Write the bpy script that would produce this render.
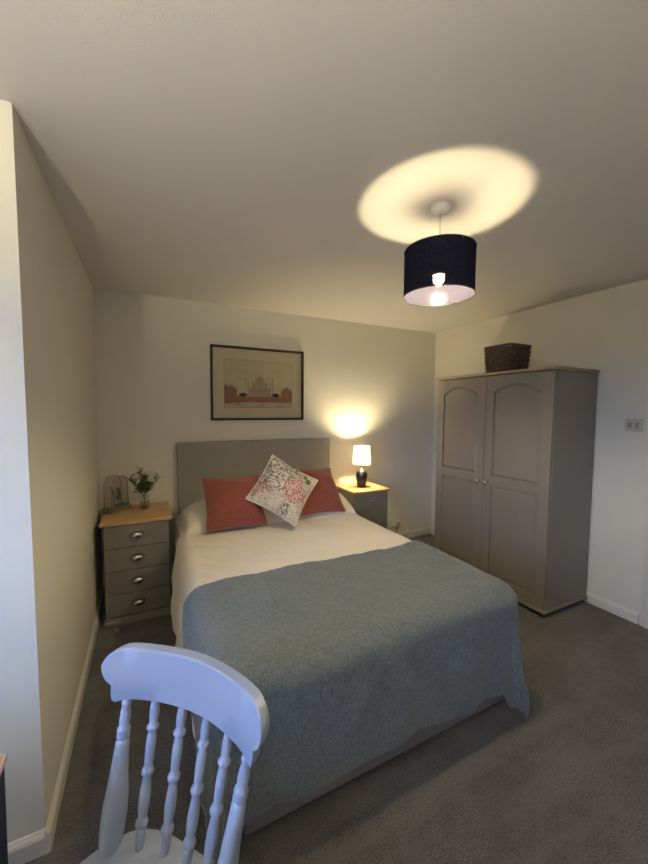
import bpy, bmesh, math, random
from mathutils import Vector, Matrix
random.seed(7)
PI = math.pi
sc = bpy.context.scene
for o in list(bpy.data.objects): bpy.data.objects.remove(o)
COL = sc.collection

# ------------------------------------------------------------------ camera, sky, exposure
FPX = 357.64
cam_d = bpy.data.cameras.new('camera'); cam = bpy.data.objects.new('camera', cam_d); COL.objects.link(cam)
cam_d.sensor_fit = 'HORIZONTAL'; cam_d.sensor_width = 36.0; cam_d.lens = 36.0*FPX/648.0
cam_d.clip_start = 0.02
fw = Vector((0.44598107, 0.8927943, -0.06339735)); r2 = Vector((0.89475505, -0.44651275, 0.00630575)); u2 = Vector((0.02267798, 0.05953735, 0.99796844))
m = Matrix((r2, u2, -fw)).transposed().to_4x4(); m.translation = Vector((0.3337, -3.2423, 1.4978))
cam.matrix_world = m
sc.camera = cam
vs = sc.view_settings; vs.view_transform = 'Standard'; vs.look = 'None'; vs.gamma = 1.0; vs.exposure = 0.18; vs.use_curve_mapping = False
SKY = (0.27, 0.46, 1.0); SKY_STRENGTH = 17.0           # dusk sky outside the window to the left of the camera
BULB_COL = (1.0, 0.81, 0.48)
PENDANT = 1180.0; BEDSIDE = 1150.0; UPLIGHT = 2400.0
world = bpy.data.worlds.new('dusk_sky'); sc.world = world; world.use_nodes = True
wt = world.node_tree; bg = wt.nodes['Background']; bg.inputs[1].default_value = SKY_STRENGTH
tcw = wt.nodes.new('ShaderNodeTexCoord'); spw = wt.nodes.new('ShaderNodeSeparateXYZ'); crw = wt.nodes.new('ShaderNodeValToRGB'); mrw = wt.nodes.new('ShaderNodeMapRange')
mrw.inputs[1].default_value = -1; mrw.inputs[2].default_value = 1          # dim ground below the horizon, even dusk sky above it
crw.color_ramp.elements[0].position = .49; crw.color_ramp.elements[0].color = (.035, .036, .040, 1)
crw.color_ramp.elements[1].position = .515; crw.color_ramp.elements[1].color = (*SKY, 1)
wt.links.new(tcw.outputs['Generated'], spw.inputs[0]); wt.links.new(spw.outputs[2], mrw.inputs[0]); wt.links.new(mrw.outputs[0], crw.inputs[0]); wt.links.new(crw.outputs[0], bg.inputs[0])

# room dimensions (metres; back wall y=0, left wall x=0)
W = 3.416; H = 2.4; YC = -1.822; YR = -3.80; XL = -1.25
WIN = (-3.68, -2.52, 1.00, 2.10)                       # window in the wall to the left of the camera: y0,y1,z0,z1
pl = bpy.data.lights.new('window_portal', 'AREA'); pl.shape = 'RECTANGLE'; pl.size = WIN[1]-WIN[0]; pl.size_y = WIN[3]-WIN[2]
pl.cycles.is_portal = True
po = bpy.data.objects.new('window_portal', pl); COL.objects.link(po)
po.location = (XL-.02, (WIN[0]+WIN[1])/2, (WIN[2]+WIN[3])/2); po.rotation_euler = (PI/2, 0, -PI/2)

# ------------------------------------------------------------------ helpers
def obj(name, bm, mat, parent=None, smooth=False, angle=None):
    me = bpy.data.meshes.new(name)
    bmesh.ops.recalc_face_normals(bm, faces=bm.faces)
    bm.to_mesh(me); bm.free()
    mats = mat if isinstance(mat, (list, tuple)) else [mat]
    for x in mats: me.materials.append(x)
    if smooth:
        for p in me.polygons: p.use_smooth = True
        if angle is not None: me.set_sharp_from_angle(angle=math.radians(angle))
    o = bpy.data.objects.new(name, me); COL.objects.link(o)
    if parent: o.parent = parent
    return o
def tag(o, label=None, cat=None, group=None, kind=None):
    if label: o['label'] = label
    if cat: o['category'] = cat
    if group: o['group'] = group
    if kind: o['kind'] = kind
    return o
def thing(name, label, cat, loc=(0, 0, 0), rz=0, group=None):
    o = bpy.data.objects.new(name, None); COL.objects.link(o); o.empty_display_size = 0.05
    o.location = loc; o.rotation_euler = (0, 0, rz)
    return tag(o, label, cat, group)
def struct(name, bm, mat, smooth=False):
    o = obj(name, bm, mat, None, smooth); o['kind'] = 'structure'; return o
def BM(): return bmesh.new()
def box(bm, x0, x1, y0, y1, z0, z1, bev=0.0, seg=2, mi=0):
    r = bmesh.ops.create_cube(bm, size=1)
    for v in r['verts']:
        v.co = Vector((x0+(v.co.x+.5)*(x1-x0), y0+(v.co.y+.5)*(y1-y0), z0+(v.co.z+.5)*(z1-z0)))
    fs = set(f for v in r['verts'] for f in v.link_faces)
    for f in fs: f.material_index = mi
    if bev > 0:
        es = list(set(e for v in r['verts'] for e in v.link_edges))
        bmesh.ops.bevel(bm, geom=es, offset=bev, segments=seg, affect='EDGES', profile=0.5)
    return bm
def frame_from(axis):
    a = Vector(axis).normalized()
    t = Vector((0, 0, 1)) if abs(a.z) < .9 else Vector((1, 0, 0))
    x = t.cross(a).normalized(); y = a.cross(x)
    return a, x, y
def lathe(bm, prof, p0=(0, 0, 0), axis=(0, 0, 1), n=24, cap=True, mi=0, sx=1.0, sy=1.0):
    """prof: list of (radius, height along axis)"""
    a, x, y = frame_from(axis); p0 = Vector(p0); rings = []
    for r, h, *ds in prof:
        dsc = ds[0] if ds else 1.0
        rings.append([bm.verts.new(p0+a*h+(x*math.cos(2*PI*i/n)*sx*dsc+y*math.sin(2*PI*i/n)*sy)*max(r, 1e-5)) for i in range(n)])
    for A, B in zip(rings, rings[1:]):
        for i in range(n):
            f = bm.faces.new((A[i], A[(i+1) % n], B[(i+1) % n], B[i])); f.material_index = mi
    if cap:
        for ring, flip in ((rings[0], True), (rings[-1], False)):
            f = bm.faces.new(ring[::-1] if flip else ring); f.material_index = mi
    return bm
def tube(bm, pts, r, n=8, mi=0, closed=False):
    pts = [Vector(p) for p in pts]; rings = []; N = len(pts); up = None
    for k, p in enumerate(pts):
        if closed: d = pts[(k+1) % N]-pts[k-1]
        else: d = pts[min(k+1, N-1)]-pts[max(k-1, 0)]
        d.normalize()
        if up is None: up = frame_from(d)[1]
        x = (up-d*up.dot(d)).normalized(); y = d.cross(x); up = x
        rr = r[k] if isinstance(r, (list, tuple)) else r
        rings.append([bm.verts.new(p+(x*math.cos(2*PI*i/n)+y*math.sin(2*PI*i/n))*rr) for i in range(n)])
    prs = list(zip(rings, rings[1:]))
    if closed: prs.append((rings[-1], rings[0]))
    for A, B in prs:
        for i in range(n):
            f = bm.faces.new((A[i], A[(i+1) % n], B[(i+1) % n], B[i])); f.material_index = mi
    if not closed:
        bm.faces.new(rings[0][::-1]).material_index = mi; bm.faces.new(rings[-1]).material_index = mi
    return bm
def prism(bm, poly, origin, ux, uy, depth, mi=0):
    """extrude 2-D polygon (list of (a,b)) on plane origin+a*ux+b*uy by vector depth"""
    o = Vector(origin); ux = Vector(ux); uy = Vector(uy); d = Vector(depth)
    A = [bm.verts.new(o+ux*a+uy*b) for a, b in poly]; B = [bm.verts.new(v.co+d) for v in A]
    bm.faces.new(A).material_index = mi; bm.faces.new(B[::-1]).material_index = mi
    n = len(A)
    for i in range(n): bm.faces.new((A[i], B[i], B[(i+1) % n], A[(i+1) % n])).material_index = mi
    return bm
def sstep(a, b, x):
    t = min(1, max(0, (x-a)/(b-a))); return t*t*(3-2*t)
def vnoise(x, y, s=0):
    def h(i, j): return (math.sin(i*127.1+j*311.7+s*74.7)*43758.5453) % 1.0
    i, j = math.floor(x), math.floor(y); fx, fy = x-i, y-j; fx = fx*fx*(3-2*fx); fy = fy*fy*(3-2*fy)
    return ((h(i, j)*(1-fx)+h(i+1, j)*fx)*(1-fy)+(h(i, j+1)*(1-fx)+h(i+1, j+1)*fx)*fy)*2-1

# ------------------------------------------------------------------ materials
class N:
    def __init__(s, name):
        s.m = bpy.data.materials.new(name); s.m.use_nodes = True; s.t = s.m.node_tree; s.b = s.t.nodes['Principled BSDF']; s.out = s.t.nodes['Material Output']
    def n(s, typ, **kw):
        x = s.t.nodes.new(typ)
        for k, v in kw.items():
            if k in x.inputs: x.inputs[k].default_value = v
            else: setattr(x, k, v)
        return x
    def l(s, a, b): s.t.links.new(a, b)
    def coord(s, scale=(1, 1, 1), kind='Object', rot=(0, 0, 0), loc=(0, 0, 0)):
        c = s.n('ShaderNodeTexCoord'); mp = s.n('ShaderNodeMapping')
        mp.inputs['Scale'].default_value = scale; mp.inputs['Rotation'].default_value = rot; mp.inputs['Location'].default_value = loc
        s.l(c.outputs[kind], mp.inputs[0]); return mp.outputs[0]
    def noise(s, vec, scale, detail=3, rough=.5):
        x = s.n('ShaderNodeTexNoise', Scale=scale, Detail=detail, Roughness=rough); s.l(vec, x.inputs['Vector']); return x.outputs['Fac']
    def ramp(s, fac, stops):
        x = s.n('ShaderNodeValToRGB'); cr = x.color_ramp
        while len(cr.elements) < len(stops): cr.elements.new(.5)
        for e, (p, c) in zip(cr.elements, stops): e.position = p; e.color = (*c, 1)
        s.l(fac, x.inputs[0]); return x.outputs[0]
    def mix(s, fac, a, b, mode='MIX'):
        x = s.n('ShaderNodeMix', data_type='RGBA', blend_type=mode)
        for sock, v in ((x.inputs[0], fac), (x.inputs[6], a), (x.inputs[7], b)):
            if hasattr(v, 'is_output'): s.l(v, sock)
            elif isinstance(v, (int, float)): sock.default_value = v
            else: sock.default_value = (*v, 1)
        return x.outputs[2]
    def math(s, op, a, b=0, c=None):
        x = s.n('ShaderNodeMath', operation=op)
        for i, v in enumerate((a, b) if c is None else (a, b, c)):
            if hasattr(v, 'is_output'): s.l(v, x.inputs[i])
            else: x.inputs[i].default_value = v
        return x.outputs[0]
    def color(s, c):
        if hasattr(c, 'is_output'): s.l(c, s.b.inputs['Base Color'])
        else: s.b.inputs['Base Color'].default_value = (*c, 1)
    def bump(s, h, strength, dist=.01):
        x = s.n('ShaderNodeBump', Strength=strength, Distance=dist); s.l(h, x.inputs['Height']); s.l(x.outputs[0], s.b.inputs['Normal'])
    def set(s, **kw):
        for k, v in kw.items(): s.b.inputs[k.replace('_', ' ')].default_value = v
        return s
def paint(name, c, rough=.5, var=.04, bump=0.0, bscale=60):
    k = N(name); v = k.coord(); f = k.noise(v, 6, 3)
    k.color(k.ramp(f, [(.3, tuple(x*(1-var) for x in c)), (.7, tuple(min(1, x*(1+var)) for x in c))])); k.set(Roughness=rough)
    if bump: k.bump(k.noise(v, bscale, 3), bump, .004)
    return k.m
def wall_mat(name, c, bscale=90, bump=.12, spk=0.0):
    k = N(name); v = k.coord(); f = k.noise(v, 1.3, 3); g = k.noise(v, bscale, 4, .6)
    col = k.ramp(f, [(.3, tuple(x*.965 for x in c)), (.7, c)])
    if spk: col = k.mix(k.math('MULTIPLY', g, spk), col, (.55, .53, .5))
    k.color(col); k.set(Roughness=.9); k.b.inputs['Specular IOR Level'].default_value = .2
    k.bump(g, bump, .004); return k.m
M = {}
M['wall'] = wall_mat('wall_emulsion', (.80, .772, .67))
M['ceiling'] = wall_mat('ceiling_textured_paint', (.76, .735, .69), 190, .18, .12)
M['gloss'] = paint('white_gloss_trim', (.74, .72, .66), .35, .02)
def carpet():
    k = N('grey_carpet_pile'); v = k.coord()
    big = k.noise(v, 2.4, 4, .6); med = k.noise(v, 13, 5, .75); fine = k.noise(v, 150, 5, .85)
    brush = k.noise(k.coord((1.6, 7, 1), rot=(0, 0, .5)), 1.0, 3, .55)            # strokes left in the pile by the vacuum cleaner
    c = k.ramp(fine, [(.38, (.040, .038, .038)), (.5, (.140, .134, .133)), (.63, (.31, .30, .297))])
    c = k.mix(k.math('MULTIPLY', k.ramp(med, [(.42, (0, 0, 0)), (.58, (1, 1, 1))]), .38), c, (.21, .20, .19))
    c = k.mix(k.math('MULTIPLY', k.ramp(big, [(.42, (0, 0, 0)), (.60, (1, 1, 1))]), .30), c, (.060, .056, .053))
    c = k.mix(k.math('MULTIPLY', k.ramp(brush, [(.50, (0, 0, 0)), (.60, (1, 1, 1))]), .28), c, (.25, .235, .215))
    k.color(c); k.set(Roughness=1.0); k.b.inputs['Specular IOR Level'].default_value = .05
    k.b.inputs['Sheen Weight'].default_value = .15
    k.bump(k.math('ADD', fine, k.math('MULTIPLY', med, 1.2)), .8, .012)
    return k.m
M['carpet'] = carpet()
def fabric(name, c1, c2, scale, rough=.95, bump=.4, sheen=.2, weave=None, blotch=None):
    k = N(name); v = k.coord(); f = k.noise(v, scale, 3, .7)
    if weave:
        sx, sy = weave
        vv = k.coord((sx, sx, sx)); w1 = k.n('ShaderNodeTexNoise', Scale=1.0, Detail=2); k.l(k.coord((sx, sx/9, sx/9)), w1.inputs['Vector'])
        w2 = k.n('ShaderNodeTexNoise', Scale=1.0, Detail=2); k.l(k.coord((sx/9, sx, sx)), w2.inputs['Vector'])
        f = k.math('ADD', k.math('MULTIPLY', f, .4), k.math('MULTIPLY', k.math('ADD', w1.outputs[0], w2.outputs[0]), .3))
    col = k.ramp(f, [(.33, c1), (.67, c2)])
    if blotch: col = k.mix(k.math('MULTIPLY', k.ramp(k.noise(v, blotch[0], 3), [(.4, (0, 0, 0)), (.65, (1, 1, 1))]), blotch[1]), col, blotch[2])
    k.color(col); k.set(Roughness=rough); k.b.inputs['Sheen Weight'].default_value = sheen; k.b.inputs['Specular IOR Level'].default_value = .1
    k.bump(f, bump, .004); return k.m
M['blanket'] = fabric('teal_heather_blanket', (.060, .077, .083), (.235, .265, .268), 170, bump=.7, sheen=.25, weave=(330, 330))
M['coverlet'] = fabric('cream_coverlet', (.80, .735, .635), (.87, .805, .705), 400, bump=.25, sheen=.1)
M['divan'] = fabric('grey_divan_fabric', (.20, .19, .183), (.265, .253, .243), 350, bump=.3, sheen=.05)
M['headboard'] = fabric('grey_headboard_fabric', (.255, .24, .22), (.32, .305, .28), 420, bump=.3, sheen=.1)
M['velvet'] = fabric('terracotta_velvet', (.20, .058, .046), (.28, .086, .067), 60, bump=.2, sheen=.25)
M['piping'] = fabric('terracotta_piping', (.26, .07, .055), (.33, .10, .08), 200, bump=.2)
M['mattress'] = fabric('white_mattress', (.6, .58, .54), (.7, .68, .63), 200)
M['taupe'] = paint('taupe_furniture_paint', (.235, .215, .19), .42, .03)
M['taupe2'] = paint('grey_chest_paint', (.215, .20, .175), .42, .03)
M['dark'] = paint('dark_recess_board', (.05, .045, .04), .8)
M['chair'] = paint('pale_lilac_chair_paint', (.30, .345, .445), .38, .03)
def wood(name, c1, c2, axis=0, scale=1.0, knots=False, rough=.4):
    k = N(name); s = [38, 38, 38]; s[axis] = 3.2
    v = k.coord(tuple(x*scale for x in s)); f = k.noise(v, 1.0, 4, .6)
    d = k.noise(k.coord(tuple(x*scale*3 for x in s)), 1.0, 2)
    c = k.ramp(k.math('ADD', k.math('MULTIPLY', f, .75), k.math('MULTIPLY', d, .25)), [(.32, c1), (.55, c2), (.75, tuple(min(1, x*1.12) for x in c2))])
    if knots:
        vo = k.n('ShaderNodeTexVoronoi', Scale=4.2); k.l(k.coord((1, 1.5, 1)), vo.inputs['Vector'])
        c = k.mix(k.ramp(vo.outputs['Distance'], [(.03, (1, 1, 1)), (.09, (0, 0, 0))]), c, (.20, .09, .035))
    k.color(c); k.set(Roughness=rough); k.bump(f, .08, .002); return k.m
M['pine'] = wood('honey_pine_top', (.42, .235, .095), (.60, .37, .165), 0, knots=True)
M['pine_y'] = wood('wardrobe_pine_top', (.33, .24, .14), (.44, .33, .20), 1)
M['desk_top'] = wood('pale_pink_wood', (.62, .45, .38), (.70, .54, .47), 1)
M['desk_leg'] = paint('dark_blue_grey_paint', (.055, .060, .075), .4)
def metal(name, c, rough): k = N(name); k.color(c); k.set(Metallic=1.0, Roughness=rough); return k.m
M['chrome'] = metal('brushed_chrome', (.78, .76, .72), .18)
M['pewter'] = metal('dark_pewter', (.32, .30, .27), .32)
M['brass'] = metal('aged_brass', (.45, .36, .2), .35)
def glass(name, tint=(1, 1, 1), gl=.12, rough=.02):
    k = N(name); t = k.n('ShaderNodeBsdfTransparent'); t.inputs[0].default_value = (*tint, 1)
    g = k.n('ShaderNodeBsdfGlossy', Roughness=rough); fr = k.n('ShaderNodeLayerWeight', Blend=.5)
    mx = k.n('ShaderNodeMixShader'); k.l(k.math('MULTIPLY_ADD', k.math('POWER', fr.outputs['Facing'], 4.0), .5, gl*.5), mx.inputs[0]); k.l(t.outputs[0], mx.inputs[1]); k.l(g.outputs[0], mx.inputs[2])
    k.l(mx.outputs[0], k.out.inputs[0]); return k.m
M['glass'] = glass('clear_glass', (.96, .97, .96), .10)
M['pic_glass'] = glass('picture_glass', (.98, .98, .97), .05, .01)
M['pane'] = glass('window_glass', (.97, .98, .98), .04)
M['case_glass'] = glass('case_glass', (.90, .90, .87), .16, .05)
def emit(name, c, s):
    k = N(name); e = k.n('ShaderNodeEmission', Strength=s); e.inputs[0].default_value = (*c, 1); k.l(e.outputs[0], k.out.inputs[0]); return k.m
M['bulb'] = emit('lit_pendant_bulb', BULB_COL, PENDANT); M['bulb2'] = emit('lit_bedside_bulb', BULB_COL, BEDSIDE)
M['bulb3'] = emit('lit_uplighter_bulb', (1.0, .875, .62), UPLIGHT)
M['plastic'] = paint('white_plastic', (.68, .66, .61), .35, .02)
M['switch'] = paint('switch_plate_plastic', (.56, .52, .45), .4, .02)
M['rocker'] = paint('switch_rocker_plastic', (.34, .31, .27), .4, .02)
M['cord'] = paint('white_flex', (.7, .68, .62), .5)
M['black_frame'] = paint('black_picture_frame', (.018, .016, .014), .35)
M['mat_board'] = fabric('cream_mount_board', (.64, .56, .40), (.68, .60, .43), 120, bump=.05, sheen=0)
M['navy_ceramic'] = paint('dark_navy_ceramic', (.012, .014, .022), .28, .02)

# ------------------------------------------------------------------ room shell
struct('floor', box(BM(), XL-.1, W+.1, YR-.1, .1, -.06, 0), M['carpet'])
struct('ceiling', box(BM(), XL-.1, W+.1, YR-.1, .1, H, H+.06), M['ceiling'])
struct('wall_back', box(BM(), 0, W, 0, .1, 0, H), M['wall'])
bm = BM()       # solid corner block: left side wall of the bed recess and the wall facing the camera
box(bm, XL-.1, 0, YC, .1, 0, H); struct('wall_left', bm, M['wall'])
bm = BM(); y0, y1, z0, z1 = WIN
box(bm, XL-.1, XL, YR, y0, 0, H); box(bm, XL-.1, XL, y1, YC, 0, H); box(bm, XL-.1, XL, y0, y1, 0, z0); box(bm, XL-.1, XL, y0, y1, z1, H)
struct('wall_alcove_left', bm, M['wall'])
DY0, DY1, DZ = -2.135, -2.895, 2.0
bm = BM(); box(bm, W, W+.1, DY0, .1, 0, H); box(bm, W, W+.1, YR, DY1, 0, H); box(bm, W, W+.1, DY1, DY0, DZ, H)
struct('wall_right', bm, M['wall'])
struct('wall_rear', box(BM(), XL-.1, W+.1, YR-.1, YR, 0, H), M['wall'])
def skirting(name, p, q, nrm):
    """profiled board from p to q, projecting along nrm"""
    p = Vector((*p, 0)); q = Vector((*q, 0)); n = Vector((*nrm, 0))
    prof = [(0, 0), (.015, 0), (.015, .058), (.012, .066), (.007, .072), (.004, .078), (0, .080)]
    struct(name, prism(BM(), prof, p, n, (0, 0, 1), q-p), M['gloss'])
skirting('baseboard_left', (0, YC-.015), (0, 0), (1, 0))
skirting('baseboard_back', (.015, 0), (W-.015, 0), (0, -1))
skirting('baseboard_right', (W, 0), (W, -2.06), (-1, 0))
skirting('baseboard_alcove', (XL, YC), (0.0, YC), (0, -1))
skirting('baseboard_rear', (XL, YR), (W, YR), (0, 1))
# door + architrave on the right wall
bm = BM(); prof = [(0, 0), (.008, .0), (.016, .012), (.018, .03), (.014, .055), (.014, .068), (0, .068)]
for y, s in ((DY0, 1), (DY1, -1)):
    prism(bm, [(a, .006+b if False else b) for a, b in prof], (W, y, 0), (-1, 0, 0), (0, s, 0), (0, 0, DZ+.068))
prism(bm, prof, (W, DY1, DZ), (-1, 0, 0), (0, 0, 1), (0, DY0-DY1, 0))
struct('trim_1', bm, M['gloss'])
d = struct('door_1', box(BM(), W+.02, W+.06, DY1, DY0, .005, DZ, .002), M['gloss'])
for z0_, z1_ in ((.2, .92), (1.05, 1.85)):
    for ya in (DY1+.1, DY1+.43):
        bm = BM(); box(bm, W+.012, W+.022, ya, ya+.25, z0_, z1_, .006, 1); obj('panel', bm, M['gloss'], d)
bm = BM(); lathe(bm, [(.022, 0), (.022, .008), (.009, .012), (.009, .035), (.024, .045), (.026, .058), (.016, .068), (0, .07)], (W+.02, DY0-.06, 1.0), (-1, 0, 0)); obj('handle', bm, M['brass'], d, True, 40)
# window to the left of the camera
y0, y1, z0, z1 = WIN; ymid = (y0+y1)/2
bm = BM(); t = .05
for a in ((y0, y0+t, z0, z1), (y1-t, y1, z0, z1), (y0, y1, z0, z0+t), (y0, y1, z1-t, z1), (ymid-.03, ymid+.03, z0, z1)):
    box(bm, XL-.08, XL-.03, a[0], a[1], a[2], a[3])
w = struct('window_1', bm, M['gloss'])
for a, b in ((y0+t, ymid-.03), (ymid+.03, y1-t)):
    obj('pane', box(BM(), XL-.058, XL-.054, a, b, z0+t, z1-t), M['pane'], w)
obj('sill', box(BM(), XL-.03, XL+.10, y0-.04, y1+.04, z0-.03, z0, .006), M['gloss'], w)

# ------------------------------------------------------------------ bed
bed = thing('divan_bed', 'double divan bed with grey fabric base and plain grey headboard', 'bed', (1.27, 0, 0))
BX0, BX1, BYF = .605, 1.945, -2.115
def bx(x): return x-1.27
bm = BM(); box(bm, bx(BX0), bx(BX1), -1.10, -.085, .035, .335, .012, 3); obj('base', bm, M['divan'], bed, True, 40)
bm = BM(); box(bm, bx(BX0), bx(BX1), BYF, -1.104, .035, .335, .012, 3); obj('base', bm, M['divan'], bed, True, 40)
bm = BM(); box(bm, bx(BX0), bx(BX1), BYF, -.085, .338, .60, .045, 4); obj('mattress', bm, M['mattress'], bed, True)
bm = BM(); box(bm, bx(.562), bx(1.982), -.078, -.012, .30, 1.213, .012, 3); obj('headboard', bm, M['headboard'], bed, True, 40)
for x in (.72, 1.85):
    bm = BM(); box(bm, bx(x)-.03, bx(x)+.03, -.080, -.060, .02, .33, .004); obj('headboard_strut', bm, M['dark'], bed)
for x in (.68, 1.86):
    for y in (-.2, -1.0, -1.25, -2.03):
        bm = BM(); lathe(bm, [(.022, 0), (.026, .006), (.024, .03), (.012, .036)], (bx(x), y, 0), n=14); obj('glide', bm, M['dark'], bed, True, 40)

def drape(x0, x1, yf, ybk, zt, r, Ll, Lr, Lf, nx, ny, wav, corner, bump=None, tuck=0.0, fcorner=0.0, hemvar=None):
    """cloth lying on a rounded box; (a,b) are cloth coordinates, overhang lengths Ll/Lr/Lf"""
    bm = BM(); grid = []
    As = [x0+r-Ll+(x1-x0-2*r+Ll+Lr)*i/nx for i in range(nx+1)]
    blen = (ybk-(yf+r))+Lf
    for j in range(ny+1):
        row = []
        for a in As:
            b = ybk-blen*j/ny
            hl = 0.0
            if hemvar: hl = hemvar(a, b)
            ex = 0.0; sx = 0
            if a < x0+r: ex = (x0+r-a)*(1-hl); sx = -1
            elif a > x1-r: ex = (a-(x1-r))*(1-hl); sx = 1
            ey = max(0, yf+r-b)*(1+fcorner*sstep(x1-.19, x1-.10, a))
            s = math.hypot(ex, ey)
            cx_ = min(max(a, x0+r), x1-r); cy_ = max(b, yf+r)
            if s < 1e-9:
                p = Vector((cx_, cy_, zt))
            else:
                nxv, nyv = sx*ex/s, -ey/s
                q = r*PI/2
                if s < q: hz, dr = r*math.sin(s/r), r*(1-math.cos(s/r))
                else: hz, dr = r, r+(s-q)
                th = math.atan2(ey, ex); hang = max(0, s-q)
                cf = math.sin(2*th)**2 if (ex > 0 and ey > 0) else 0
                fl = corner*cf*hang
                u = (b if ex > ey else a)
                fl += wav*min(1, hang/.25)*(math.sin(u*17+sx*1.3)*.6+math.sin(u*31+2+sx)*.4)*(1-cf*.5)
                fl += .035*hang
                if cf > 0: fl += .02*min(1, hang/.3)*math.sin(6*th)
                p = Vector((cx_+nxv*(hz+fl), cy_+nyv*(hz+fl), zt-dr))
                if cf > 0:                                     # the free corner swings in under its own weight
                    p.x -= sx*tuck*cf*hang; p.y -= .10*tuck*cf*hang
            # soft crown and wrinkles
            w = 1-min(1, s/(r*2.0))
            p.z += w*(.012*vnoise(a*3.1, b*2.6, 1)+.006*vnoise(a*7, b*6.3, 2)+.0035*vnoise(a*17+b*5, b*15, 3))
            side = min(1, max(0, s-r)/.1)
            if side > 0:
                ww = .010*vnoise(a*4+b*2, b*5+a*3, 4)+.007*vnoise(a*9-b*7, b*4+a*3, 8)+.003*vnoise(a*16+b*4, b*14, 5)
                p.x += (nxv if s > 0 else 0)*ww*side; p.y += (nyv if s > 0 else 0)*ww*side
            if bump: p = bump(p, a, b, s)
            p.z = max(p.z, .006+.004*vnoise(a*20, b*20, 6))
            row.append(bm.verts.new(p))
        grid.append(row)
    for j in range(ny):
        for i in range(nx): bm.faces.new((grid[j][i], grid[j][i+1], grid[j+1][i+1], grid[j+1][i]))
    return bm
def pillow_bump(p, a, b, s):
    # two pillows under the coverlet at the head
    h = 0.0
    for cx in (.93, 1.62):
        dx = (a-cx)/.37; dy = (b+.36)/.30
        h = max(h, (max(0, 1-abs(dx)**3.2))**.6*(max(0, 1-abs(dy)**3.0))**.6)
    p.z += .150*h + .012*sstep(-.8, -.1, b)
    if a < .62 or a > 1.92:                        # the cloth is carried outwards beside the pillows
        k = sstep(-.95, -.35, b)*min(1, s/.12)
        if a > 1.2: p.x += .012*k
        else: p.x += .034*sstep(-.62, -.50, b)*min(1, s/.12)
    if a < .62: p.x -= .030*(1-sstep(-.74, -.60, b))*sstep(-1.50, -1.2, b)*sstep(.05, .30, s)
    return p
def hemv(a, b):
    return .40*sstep(-.76, -.68, b)
bm = drape(.503, 1.972, -2.16, -.082, .612, .085, .49, .40, -.10, 130, 150, .012, .1, pillow_bump, hemvar=hemv)
cv = obj('bed_coverlet', bm, M['coverlet'], None, True); tag(cv, 'cream cotton coverlet spread over the mattress and pillows of the bed', 'bedspread')
sm = cv.modifiers.new('solid', 'SOLIDIFY'); sm.thickness = .004; sm.offset = 1
def pull(p, a, b, s):
    return p
bm = drape(.488, 1.988, -2.158, -1.455, .627, .085, .40, .27, .51, 170, 120, .010, .13, tuck=.05, fcorner=.20)
bl = obj('bed_throw', bm, M['blanket'], None, True); tag(bl, 'heathered teal-grey woven blanket draped over the foot of the bed', 'blanket')
sm = bl.modifiers.new('solid', 'SOLIDIFY'); sm.thickness = .007; sm.offset = 1
bm = BM()

# ------------------------------------------------------------------ cushions
def cushion(name, label, cat, P, ux, uy, half, T, mats, group=None, pipe=None, pinch=.13):
    """P centre, ux/uy in-plane unit axes, outward normal = ux x uy"""
    bm = BM(); n = 26; ux = Vector(ux).normalized(); uy = Vector(uy); uy = (uy-ux*uy.dot(ux)).normalized(); nz = ux.cross(uy)
    def outl(u, v):
        x = u*(1-pinch*(1-v*v)*0-pinch*.55*(1-(v*v))*abs(u)**6); y = v*(1-pinch*.55*(1-(u*u))*abs(v)**6)
        return x*half, y*half
    def th(u, v): return T*(max(0, 1-u**2)**.72)*(max(0, 1-v**2)**.72)*(1-.12*vnoise(u*2.5, v*2.5, 11))
    F = {}; B = {}
    for i in range(n+1):
        for j in range(n+1):
            u = math.sin((i/n-.5)*PI); v = math.sin((j/n-.5)*PI); x, y = outl(u, v); t_ = th(u, v)
            wr = .003*vnoise(u*4, v*5, 9)*(1-u*u)*(1-v*v)
            F[i, j] = bm.verts.new(Vector((x, y, t_+wr)))
            edge = i in (0, n) or j in (0, n)
            B[i, j] = F[i, j] if edge else bm.verts.new(Vector((x, y, -t_*.9)))
    for i in range(n):
        for j in range(n):
            bm.faces.new((F[i, j], F[i+1, j], F[i+1, j+1], F[i, j+1]))
            q = [B[i, j], B[i, j+1], B[i+1, j+1], B[i+1, j]]
            try: bm.faces.new(q)
            except ValueError: pass
    root = thing(name, label, cat, (0, 0, 0), 0, group)
    mtx = Matrix((ux, uy, nz)).transposed().to_4x4(); mtx.translation = Vector(P); root.matrix_world = mtx
    obj('cover', bm, mats, root, True)
    # seam piping
    pts = []
    for k in range(4):
        for q in range(24):
            s = -1+2*q/24
            u, v = [(s, -1), (1, s), (-s, 1), (-1, -s)][k]
            x, y = outl(u, v); pts.append((x, y, 0))
    bm = BM(); tube(bm, pts, .0045, 6, closed=True); obj('piping', bm, pipe or mats, root, True)
    return root
def plane_axes(rec, yaw, roll=0):
    a, y = math.radians(rec), math.radians(yaw)
    nrm = Vector((-math.sin(y)*math.cos(a), -math.cos(y)*math.cos(a), math.sin(a)))
    ux = Vector((0, 0, 1)).cross(nrm).normalized(); uy = nrm.cross(ux)
    r = math.radians(roll); return ux*math.cos(r)+uy*math.sin(r), uy*math.cos(r)-ux*math.sin(r), nrm
ux, uy, nn = plane_axes(42, 2, 0)
cushion('velvet_cushion', 'square terracotta velvet cushion on the side of the bed near the flower vase', 'cushion', Vector((.906, -.622, .818)), ux, uy, .210, .120, M['velvet'], 'terracotta velvet cushions', M['piping'])
ux, uy, nn = plane_axes(42, -6, -4)
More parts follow.
